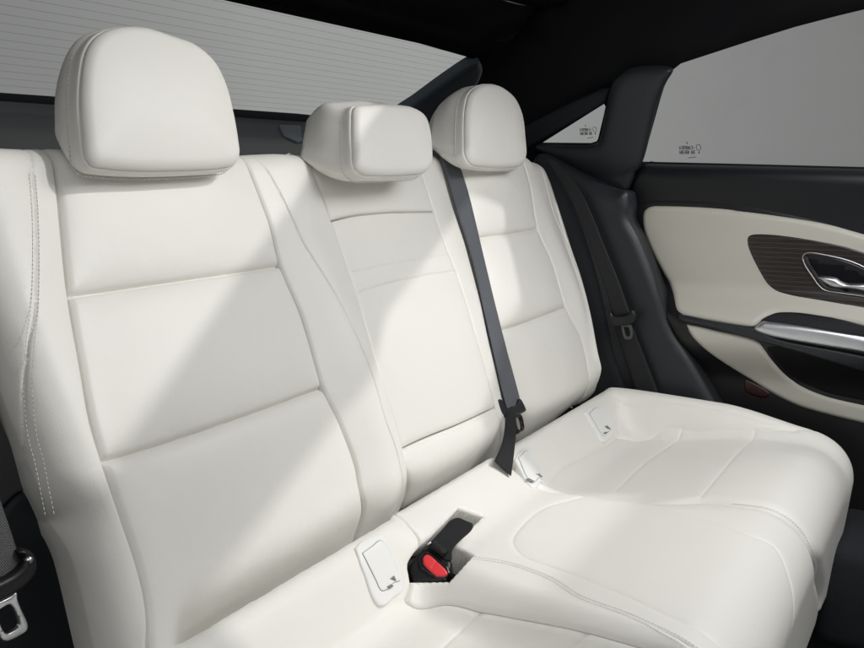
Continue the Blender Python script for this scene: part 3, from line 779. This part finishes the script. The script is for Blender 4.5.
# ------------------------------------------------------------------ centre buckle in its recess
RO = CUSH.at(CUSH.hit([(436, 560)]))[0]; rn = CUSH.normal(*CUSH.hit([(436, 560)])[0][:, None])[0]
ru = np.array([1., 0, 0]); ru -= rn*(ru@rn); ru /= np.linalg.norm(ru); rv = np.cross(rn, ru)
RS = Surf(plane(RO, ru, rv), (-.3, .3), (-.3, .3), flip=1)
q = HH([(408, 585), (404, 566), (418, 540), (457, 500), (492, 512), (484, 560), (455, 590)])
V, F = panel_mesh(CUSH, segs(q+[q[0]]), ab=True, g=.01, ds=.005, off=-.042, skirt=.01)
obj('recess_floor', V, F, M['black'], bench)
bk = thing('belt_buckle', 'black seat belt buckle with a red release button, lying in the recess of the bench', 'belt buckle', tuple(RO-rn*.03))
bo = [(408, 567), (415, 557), (425, 547.5), (430, 546), (441, 552), (452, 561), (451.5, 571), (446.5, 578.5), (441, 582.5), (428, 583), (414, 582)]
def loopd(P, R, D): return [(P+[P[0]], R, D)]
def loops(P, R, D): return [([P[i], P[(i+1) % len(P)]], R, D) for i in range(len(P))]
RS2 = Surf(plane(RO-rn*.008, ru, rv), (-.3, .3), (-.3, .3), flip=1)
obj('body', *panel_mesh(RS2, loops(bo, .006, .006), g=.005, ds=.002, skirt=.035), M['black'], bk)
face = [(418, 559), (424, 551.5), (430, 551), (448, 566), (450.5, 573), (446, 578), (436, 578), (420, 568)]
bf = obj('face_plate', *panel_mesh(RS2, loops(face, .003, .002), g=.004, ds=.002, skirt=.005, off=.003), M['black_gloss'], bk)
red = [(422.7, 557.5), (426, 554), (430, 554.8), (438, 562), (446, 569.5), (448, 573.5), (445, 576), (436.5, 576), (429, 570), (423.3, 564)]
obj('release_button', *panel_mesh(RS2, loops(red, .003, .0022), g=.004, ds=.0015, skirt=.006, off=.006, grooves=[([(436.5, 560), (431.5, 568.5)], .0006, .001)]), M['red'], bk)
sl = [(427.5, 548.5), (430, 543), (434, 538.5), (442, 529.5), (450, 520.5), (455, 518), (458.5, 517.5), (466, 520.5), (473, 524), (471.5, 529), (462, 538), (455, 545), (452, 550), (451, 560), (446, 560), (438, 553)]
RS3 = Surf(plane(RO-rn*.018, ru, rv), (-.3, .3), (-.3, .3), flip=1)
def uvify(o, surf_axes):
    me = o.data; uv = me.uv_layers.new(name='UVMap'); root = np.array(o.parent.location) if o.parent else np.zeros(3)
    for lp in me.loops:
        p = np.array(me.vertices[lp.vertex_index].co)
        uv.data[lp.index].uv = (float(p@surf_axes[0])*20, float(p@surf_axes[1])*20)
def strap_surf_panel(name, surf, P, m, parent, axes, **k):
    o = obj(name, *panel_mesh(surf, loopd(P, .0015, .0012), g=.006, ds=.0025, **k), m, parent); uvify(o, axes); return o
strap_surf_panel('webbing', RS3, sl, M['web_dark'], bk, (ru, rv), skirt=.003, off=.012)
lp = RS2.hit([(433, 546), (446, 555.5)])
obj('webbing_loop', *tube3(np.linspace(RS2.at([lp[0]], .006)[0], RS2.at([lp[1]], .006)[0], 4), .0062, 14), M['web_dark'], bk)
uvify(bpy.data.objects['webbing_loop'], (ru, rv))
sp = RS2.hit([(428, 547.6), (431.5, 545.4)])
obj('metal_pin', *tube3(RS2.at(sp, .010), .0016, 8), M['steel'], bk)
cr0 = [(429.5, 544.5), (434, 545)]

# ------------------------------------------------------------------ seat belts
def on_ray(px, surfs, gap):
    """point on the line of sight just in front of whichever listed sheet comes first"""
    r = rays([px])[0]; best = None
    for s in surfs:
        P = s.at(s.hit([px]))[0]; t = (P-CAM)@r/(r@r)
        e = np.linalg.norm(proj(P[None])[0]-px)
        if e < .5 and (best is None or t < best): best = t
    return CAM+r*(best-gap)
def belt(name, Lp, Rp, surfs, gap, m, parent, thick=.0013, ds=.008, pts=None):
    """woven strap between a left and a right edge"""
    if pts is None: A = np.array([on_ray(p, surfs, gap) for p in Lp]); B = np.array([on_ray(p, surfs, gap) for p in Rp])
    else: A, B = pts
    k = np.linspace(0, 1, len(A)); n = max(8, int(np.linalg.norm(np.diff(A, axis=0), axis=1).sum()/ds))
    A3, B3 = spline(A, .004), spline(B, .004)
    rs = lambda C: np.stack([np.interp(np.linspace(0, 1, n), np.linspace(0, 1, len(C)), C[:, j]) for j in range(3)], -1)
    A3, B3 = rs(A3), rs(B3); m_ = 6
    rows = [A3+(B3-A3)*j/m_ for j in range(m_+1)]; V = np.stack(rows, 1)
    T = np.gradient(V, axis=0); W = np.gradient(V, axis=1); N = np.cross(T, W); N /= np.linalg.norm(N, axis=2, keepdims=True)
    if np.sum(N*(V-CAM)) > 0: N = -N
    ed = np.array([.6]+[1]*(m_-1)+[.6])[None, :, None]
    top = V+N*thick*.5*ed; bot = V-N*thick*.5*ed; VV = np.concatenate([top.reshape(-1, 3), bot.reshape(-1, 3)]); c = m_+1; F = []; o_ = n*c
    for i in range(n-1):
        for j in range(m_):
            a = i*c+j; F.append((a, a+1, a+c+1, a+c)); F.append((o_+a+c, o_+a+c+1, o_+a+1, o_+a))
        a = i*c; F.append((a+c, a, o_+a, o_+a+c)[::-1]); a = i*c+m_; F.append((a, a+c, o_+a+c, o_+a)[::-1])
    o = obj(name, VV, F, m, parent)
    o.data.materials[0] = m
    uv = o.data.uv_layers.new(name='UVMap'); Ls = np.r_[0, np.cumsum(np.linalg.norm(np.diff(A3, axis=0), axis=1))]
    wd = np.linalg.norm(B3-A3, axis=1).mean()
    for lp_ in o.data.loops:
        i = lp_.vertex_index % o_; uv.data[lp_.index].uv = (float(i % c)/m_*wd*20, float(Ls[i//c])*20)
    return o
BK2 = [BACK]
cb = thing('seat_belt', 'blue-grey seat belt hanging down the bright gap between the middle and the far backrest', 'seat belt', back_at((515, 440)))
Lp = [(438, 154), (441, 159), (447.8, 178.6), (453.6, 200), (459.6, 220), (471, 255.6), (488, 328.5), (504, 398), (507, 408)]
Rp = [(451, 152), (457, 158.5), (461.7, 171.7), (468.6, 194), (476, 224), (485, 262.5), (502, 332), (519.6, 398), (522, 408)]
A = [on_ray(p, BK2, .012) for p in Lp]; B = [on_ray(p, BK2, .012) for p in Rp]
back_dir = np.array([0, 1, -.12])
A = [A[0]+back_dir*.10+np.array([0, 0, -.004]), A[0]+back_dir*.03]+A; B = [B[0]+back_dir*.10+np.array([0, 0, -.004]), B[0]+back_dir*.03]+B
belt('webbing', None, None, None, 0, M['web'], cb, pts=(np.array(A), np.array(B)))
def slab(name, px, depthpt, thick, m, parent, R=.002, D=.002, holes=None, tilt=(0, 0), off=0, g=.006, ds=.0015):
    """solid plate on a plane through depthpt that leans with the backrest (tilt turns it)"""
    u = EX+UB*0; v = UB; n = NB+EX*tilt[0]+UB*tilt[1]; n /= np.linalg.norm(n); u = u-n*(u@n); u /= np.linalg.norm(u); v = np.cross(n, u)
    s = Surf(plane(depthpt, u, v), (-.4, .4), (-.4, .4), flip=1)
    V, F = panel_mesh(s, loopd(px, R, D), holes=[loopd(h, R*.6, D*.5) for h in holes] if holes else (), g=g, ds=ds, skirt=thick, back=True, off=off)
    return obj(name, V, F, m, parent)
hp = on_ray((513, 404), BK2, .028)
slab('tongue_cover', [(498, 400), (500, 398.7), (503, 400.5), (506, 405), (511, 405.8), (517.5, 404.6), (519, 400), (520.5, 398.5), (522.5, 401), (525.5, 407.5), (526.3, 410.5), (524, 412.5), (516, 415.3), (508, 416), (504, 413.5), (501, 408)], hp, .010, M['slate'], cb, R=.004, D=.004)
slab('metal_tongue', [(511.5, 414), (518, 413.5), (521.7, 415), (524.6, 429), (521, 432), (518, 433.5), (514.5, 422)], hp+NB*-.006, .003, M['black_gloss'], cb, holes=[[(515.5, 418.5), (519.5, 417.5), (522, 428), (518.8, 429.5)]])
Lp = [(506, 412), (505.3, 420), (504, 433), (502, 443), (498.5, 452), (494.4, 461)]
Rp = [(515.5, 413.5), (516.3, 422), (516, 433.7), (514.5, 449), (513, 462), (511, 476)]
def lerp_rays(Q, p0, p1):
    out = []
    for k, q in enumerate(Q):
        r = rays([q])[0]; t = k/(len(Q)-1); d = (p0-CAM)@c_d*(1-t)+(p1-CAM)@c_d*t
        out.append(CAM+r*d/(r@c_d))
    return np.array(out)
top_ = on_ray((511, 413), [BACK], .040); bot_ = on_ray((503, 470), [CUSH], .012)
belt('lower_webbing', None, None, None, 0, M['web_dark'], cb, pts=(lerp_rays(Lp, top_, bot_), lerp_rays(Rp, top_, bot_)))

# ------------------------------------------------------------------ far side: pillar, lower trim, belt, door
def xplane(x, yaw=0.0): 
    return Surf(plane((x, 0, 0), (math.sin(yaw), -math.cos(yaw), 0), (0, 0, 1)), (-1.8, 1.6), (-.3, 1.6), flip=1)
def spanel(name, surf, P, m, parent=None, R=.01, D=.01, skirt=.02, g=.02, ds=.006, off=0, **k):
    return obj(name, *panel_mesh(surf, loopd(P, R, D), g=g, ds=ds, skirt=skirt, off=off, **k), m, parent)
PIL = Surf(lambda a, b: np.stack(np.broadcast_arrays(side_x(np.asarray(b, float))-.045, -np.asarray(a, float), np.asarray(b, float)), -1), (-1.6, 1.2), (.2, 1.5), flip=1)
pt = thing('rear_pillar', 'dark curved roof pillar between the small triangular window and the big door window', 'pillar', tuple(PIL.at(PIL.hit([(620, 190)]))[0]))
pil = [(606, 103), (608, 92), (613.5, 80), (626, 71), (647, 68), (668, 69.5), (671, 72), (664, 85), (656, 104), (640, 165), (632, 177), (625, 191), (612, 190), (597, 183.5), (578, 174.5), (560, 164.5), (536, 151.5), (533, 148.5), (537, 146.5), (560, 147.8), (588, 147.6), (596, 145), (599, 139), (603, 120)]
spanel('pillar_cover', PIL, pil, M['slate'], pt, R=.030, D=.014, skirt=.008, g=.012)
RL = Surf(lambda a, b: np.stack(np.broadcast_arrays(side_x(np.asarray(b, float))-.025, -np.asarray(a, float), np.asarray(b, float)), -1), (-1.6, 1.2), (.2, 1.5), flip=1)
ql = [(525, 150), (604.5, 103), (610, 88), (600, 90), (560, 108), (515, 132)]
obj('window_rail', *panel_mesh(RL, loops(ql, .010, .006), g=.02, ds=.006, skirt=.008), M['slate_cloth'], pt)
# trim beside the rear windscreen
RT = Surf(plane((0, WY, zb)+np.array([0, -math.sin(WA), -math.cos(WA)])*.02, (1, 0, 0), (0, -math.cos(WA), math.sin(WA))), (-1.0, 2.4), (-.5, 1.0), flip=1)
sg = thing('windscreen_side_trim', 'slate grey strip up the right side of the rear windscreen above the far headrest', 'trim', tuple(RT.at(RT.hit([(450, 105)]))[0]))
spanel('cover_strip', RT, [(418, 103.5), (445, 84), (470, 67.5), (479, 63.5), (482, 66), (483, 74), (470, 98), (440, 135), (405, 135), (395, 120)], M['shelf_light'], sg, R=.02, D=.012, skirt=.02)
# little triangular belt guide on the shelf
tg = thing('belt_guide', 'small triangular slate cover on the rear shelf left of the middle headrest', 'belt guide', tuple(SHELF.at(SHELF.hit([(290, 132)]))[0]))
obj('cover', *panel_mesh(SHELF, loops([(279, 124.5), (301, 125), (304, 140), (298, 142)], .005, .004), g=.01, ds=.004, off=.006, skirt=.012), M['shelf_light'], tg)

JX = xplane(1.915)
jt = thing('side_trim', 'dark moulded side trim between the far backrest and the door', 'side trim', tuple(JX.at(JX.hit([(640, 392)]))[0]))
spanel('lower_cover', JX, [(530, 175), (532, 160), (538, 153.5), (560, 164.5), (578, 174.5), (597, 183.5), (613, 190), (625, 192), (628, 205), (627.5, 219), (638, 240), (658, 291), (671, 329), (692, 362), (715, 402), (735, 440), (560, 440), (540, 300)], M['slate'], jt, R=.03, D=.016, skirt=.05, g=.02)
JX2 = xplane(1.905)
spanel('inner_cover', JX2, [(534, 156), (552, 162), (566, 190), (585, 240), (597, 280), (606, 320), (612, 350), (625, 405), (560, 405), (560, 300), (545, 200)], M['slate_cloth'], jt, R=.02, D=.012, skirt=.02)
fb = thing('seat_belt', 'black seat belt running down the dark trim between the far backrest and the door', 'seat belt', tuple(JX.at(JX.hit([(625, 340)]))[0]))
JB = xplane(1.890)
Lp = [(546, 158), (564, 187), (578, 215), (588, 240), (596, 262), (606, 292), (613, 316)]; Rp = [(556, 161), (578, 187), (592, 215), (602, 240), (611, 262), (621.4, 288), (629.5, 312)]
belt('webbing', Lp, Rp, [JB], 0, M['web_dark'], fb)
Lp = [(612, 318), (620, 345), (630, 376), (640, 412)]; Rp = [(629, 318), (640, 345), (652, 376), (666, 412)]
belt('lower_webbing', Lp, Rp, [JB], -.008, M['web_dark'], fb)
def slabx(name, px, x, thick, m, parent, R=.003, D=.003, holes=None):
    s = xplane(x); V, F = panel_mesh(s, loopd(px, R, D), holes=[loopd(h, R*.6, D*.5) for h in holes] if holes else (), g=.01, ds=.002, skirt=thick, back=True)
    return obj(name, V, F, m, parent)
slabx('tongue_cover', [(608, 313.5), (610.5, 312.5), (613, 316), (629, 314.5), (630.5, 310.5), (632.5, 310.5), (635.5, 317.5), (634, 322), (629, 324.5), (613, 325.5), (610.5, 321)], 1.878, .012, M['black'], fb)
slabx('metal_tongue', [(620.5, 325), (629.7, 324.6), (632, 337.5), (630.5, 339.3), (625, 339.5), (623, 336)], 1.882, .003, M['grained'], fb, R=.001, D=.001, holes=[[(623.3, 327.5), (628, 327.2), (629.8, 335.8), (626, 336.5)]])

# door
def door_x(y, z):
    a = -y
    x = 1.985-TUMB*.3*np.maximum(0, z-.86)
    zl = .665+.02*a
    x = x-.075*(1-sst(z, zl-.034, zl+.046))          # armrest ledge swells into the cabin
    x = x+.045*(1-sst(z, zl-.16, zl-.06))
    return x
DOOR = Surf(lambda a, b: np.stack(np.broadcast_arrays(door_x(-np.asarray(a, float), np.asarray(b, float)), -np.asarray(a, float), np.asarray(b, float)), -1), (-.9, .9), (.0, 1.1), flip=1)
dr = thing('car_door', 'closed dark rear door with cream inserts, dark wood inlay and silver handle at the right', 'car door', (2.0, .1, .12))
dark = [(639, 166), (631, 181), (626, 202), (628, 217), (637, 239), (658, 291), (671, 329), (692, 361), (712, 400), (740, 470), (780, 560), (960, 560), (960, 175), (864, 171.5), (750, 168.5)]
DB = Surf(lambda a, b: DOOR.pos(a, b)+np.array([.012, 0, 0]), (-.9, .9), (.0, 1.1), flip=1)
sill = [(639.5, 165.5), (700, 167), (750, 168.3), (864, 171.5), (960, 174)]
leftd = [(639.5, 165.5), (631, 181), (626, 202), (628, 217), (637, 239), (658, 291), (671, 329), (692, 361), (712, 400), (745, 480), (790, 600)]
obj('door_panel', *panel_mesh(DB, [(sill, .028, .030), ([sill[-1], (960, 600)], 0, 0), ([(960, 600), leftd[-1]], 0, 0), (leftd[::-1], .018, .018)], g=.014, ds=.006, skirt=.04), M['slate_door'], dr)
# black recess band under the sill and round the inserts
band = [(628, 206), (640, 200), (700, 199), (760, 206), (820, 219), (864, 231), (960, 258), (960, 560), (800, 560), (712, 400), (692, 361), (671, 329), (658, 291), (637, 239), (628, 217)]
spanel('lower_panel', DB, band, M['black'], dr, R=.02, D=.01, off=.003, g=.014)
ins = [(642, 216.5), (644, 210.5), (651, 207), (664, 206.6), (703, 208), (744.6, 212), (786, 217.5), (828, 225), (864, 235), (960, 262), (960, 352), (864, 325), (814, 315.4), (790, 313), (774, 314), (763, 318.5), (756, 324.5), (751, 326.8), (744.6, 326.5), (713, 320.6), (681, 313.5), (675.5, 308), (671.6, 291), (661, 270), (649, 246), (643, 229)]
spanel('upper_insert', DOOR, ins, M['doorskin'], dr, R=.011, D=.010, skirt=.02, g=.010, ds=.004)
inl = [(747, 239), (748.5, 236.2), (753, 234.5), (770, 234.5), (795, 237.3), (820, 241.5), (845, 246.7), (864, 252.5), (960, 282), (960, 330), (864, 307.5), (836.7, 303), (813, 299), (790, 295), (776.7, 291), (768, 284.5), (760, 272), (752.5, 257.5), (748, 246)]
obj('wood_inlay', *panel_mesh(DOOR, [(inl+[inl[0]], .004, .003)], g=.012, ds=.004, skirt=.008, off=.002), M['wood'], dr)
bz = [(803, 258.5), (803.7, 255), (806.5, 253), (811.7, 252.5), (826.7, 255), (841.7, 258.3), (852, 261.5), (864, 266.7), (890, 281), (905, 293), (905, 300), (897, 303.5), (864, 297.5), (840, 293.7), (826.7, 291), (820, 286), (812, 275), (805.5, 265)]
hs = spanel('handle_shell', DOOR, bz, M['black_gloss'], dr, R=.010, D=.006, skirt=.01, g=.01, ds=.003, off=.003)
zz = DOOR.hit(bz+[bz[0]]); c = spline(zz, .004)
obj('bezel', *tube3(DOOR.at(c, .0045), .0013, 8), M['chrome'], hs)
LV = Surf(lambda a, b: DOOR.pos(a, b)-np.array([.016, 0, 0]), (-.9, .9), (.0, 1.1), flip=1)
lev = [(816.5, 276.7), (821, 276.2), (830, 277), (836, 278.3), (840, 281), (846, 283.5), (854, 283.8), (864, 284), (885, 288), (890, 292), (885, 295), (864, 292), (853, 289.5), (843, 288.6), (836, 288.3), (830, 286.7), (823, 282.5)]
spanel('lever', LV, lev, M['chrome'], hs, R=.007, D=.010, skirt=.012, g=.006, ds=.003)
# armrest recess, silver bar, lower insert
spanel('armrest_recess', DOOR, [(762, 319.5), (770, 315), (780, 313), (795, 313.6), (814, 316), (864, 325.5), (960, 353), (960, 372), (864, 342), (820, 331)], M['slate_cloth'], dr, R=.006, D=.006, skirt=.01, off=.0035, g=.01, ds=.004)
stp_ = [(677, 313), (690, 315.2), (713, 320.6), (745, 326.6), (753, 328), (775, 338), (864, 357), (960, 382), (960, 400), (864, 372), (800, 353), (757, 341), (735, 334.5), (700, 325), (683, 321.5), (678, 317)]
spanel('trim_strip', DOOR, stp_, M['slate'], dr, R=.006, D=.006, skirt=.012, off=.002, g=.01, ds=.004)
bar = [(752.5, 328), (757, 324), (763, 319.5), (772, 320), (807, 325), (864, 336), (960, 358), (960, 376), (864, 353.5), (828, 347.5), (786, 340.5), (766, 336), (755, 331.5)]
BR = Surf(lambda a, b: DOOR.pos(a, b)-np.array([.008, 0, 0]), (-.9, .9), (.0, 1.1), flip=1)
spanel('silver_bar', BR, bar, M['chrome_soft'], dr, R=.013, D=.012, skirt=.02, g=.006, ds=.003)
lowi = [(685.5, 323.8), (700, 326.5), (719, 331), (740, 335), (753, 338.5), (760, 343.5), (773, 361.5), (785, 374.5), (801.7, 386), (825, 395.7), (864, 405), (960, 425), (960, 447), (864, 424), (830, 415.8), (797, 406), (771, 393), (742.6, 375.6), (716.7, 359), (697.8, 343.8), (689, 333)]
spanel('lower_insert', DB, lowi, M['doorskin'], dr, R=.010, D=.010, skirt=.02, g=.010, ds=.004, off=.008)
spanel('door_pocket', DB, [(762, 346), (775, 344), (864, 362), (960, 388), (960, 424), (864, 403), (826, 394.5), (802.5, 385), (786, 373.5), (774, 360)], M['black_deep'], dr, R=.01, D=.008, off=.004, g=.012)
spanel('red_reflector', DB, [(744, 379), (749, 381), (769.8, 393.5), (767, 397.5), (761, 398), (745, 391)], M['red_dark'], dr, R=.004, D=.003, off=.005, g=.01, ds=.003)
V, F = flat(SIDE, sw+(sw-sw.mean(0))*.02, -.012, .004, ab=True)
gp = obj('window_glass', V, F, M['glass'], dr)
glass_mark(SIDE, (689, 150.5), .0025, gp)
WLs = None

# carpet step below the seat
st = structure(obj('door_sill', *merge([rbox((1.85, -.55, .16), np.eye(3), (.13, .75, .10), .03)]), M['carpet']))

# ------------------------------------------------------------------ near side: trim and belt at the left edge
NT = Surf(plane((0, .80, 0), (1, 0, 0), (0, 0, 1)), (-.3, 1.2), (.2, 1.3), flip=1)
nt_ = thing('side_trim', 'grained grey plastic side trim in the bottom left corner beside the near backrest', 'side trim', tuple(NT.at(NT.hit([(10, 640)]))[0]))
spanel('upper_cover', NT, [(-90, 300), (-40, 350), (0, 422), (14, 449), (30.5, 486), (15, 495), (3, 507), (-40, 540), (-90, 560)], M['grained'], nt_, R=.006, D=.004, skirt=.02)
spanel('lower_cover', NT, [(-90, 565), (-40, 543), (3, 509), (15, 497), (30, 489), (41, 520), (60, 575), (85, 660), (95, 720), (-90, 720)], M['slate'], nt_, R=.010, D=.008, skirt=.02)
spanel('black_backing', NT, [(-100, 290), (30, 300), (70, 480), (130, 640), (160, 760), (-100, 760)], M['black_deep'], nt_, R=.01, D=.005, off=-.03, g=.05)
nb_ = thing('seat_belt', 'grey woven seat belt with a bright metal tongue in the bottom left corner', 'seat belt', tuple(NT.at(NT.hit([(10, 600)]), .06)[0]))
NBs = Surf(plane((0, .745, 0), (1, 0, 0), (0, 0, 1)), (-.3, 1.2), (.2, 1.3), flip=1)
M['web_near'] = webbing('grey_webbing', (.11, .112, .115))
belt('webbing', [(-75, 430), (-60, 500), (-45, 560), (-35, 600)], [(-22, 430), (0, 500), (15, 545), (22, 572)], [NBs], 0, M['web_near'], nb_)
def slabn(name, px, y, thick, m, R=.003, D=.003, holes=None):
    s = Surf(plane((0, y, 0), (1, 0, 0), (0, 0, 1)), (-.3, 1.2), (.2, 1.3), flip=1)
    V, F = panel_mesh(s, loopd(px, R, D), holes=[loopd(h, R*.6, D*.5) for h in holes] if holes else (), g=.006, ds=.0015, skirt=thick, back=True)
    return obj(name, V, F, m, nb_)
slabn('tongue_cover', [(-60, 600), (-20, 590), (0, 581.5), (14, 574), (23, 566), (26, 561), (22, 556), (19.5, 552.5), (24, 549.5), (31, 551), (36, 556), (38, 563), (36.5, 573), (31, 581), (24, 588), (14, 595), (0, 603), (-25, 618), (-60, 630)], .735, .014, M['black'], R=.006, D=.006)
slabn('metal_tongue', [(-25, 612), (0, 602), (10, 597), (17, 592.5), (17.5, 598), (21, 608), (28, 624.5), (27.5, 630), (23, 634), (8, 641.5), (2, 641), (-10, 622)], .738, .004, M['steel'], R=.0015, D=.0012, holes=[[(-4, 612), (9, 604.5), (12, 606), (19.8, 624), (19, 627), (8, 634), (4, 632)]])
gl = NBs.hit([(22.5, 557.5)])
obj('tongue_glint', *tube3(np.array([NBs.at(gl, .004)[0], NBs.at(gl, .012)[0]]), .0032, 12), M['steel'], nb_)  # short steel stud standing in for a silver glint on the tongue cover

obj('housing', *panel_mesh(ROOF, [([tuple(p) for p in lh]+[tuple(lh[0])], .012, .010)], g=.02, ds=.006, skirt=.012, off=.012, ab=True), M['black_gloss'], lt)
rz = spline(np.vstack([lh, lh[:1]]), .01)
obj('rim', *tube3(ROOF.at(rz, .004), .003, 8), M['grained'], lt)
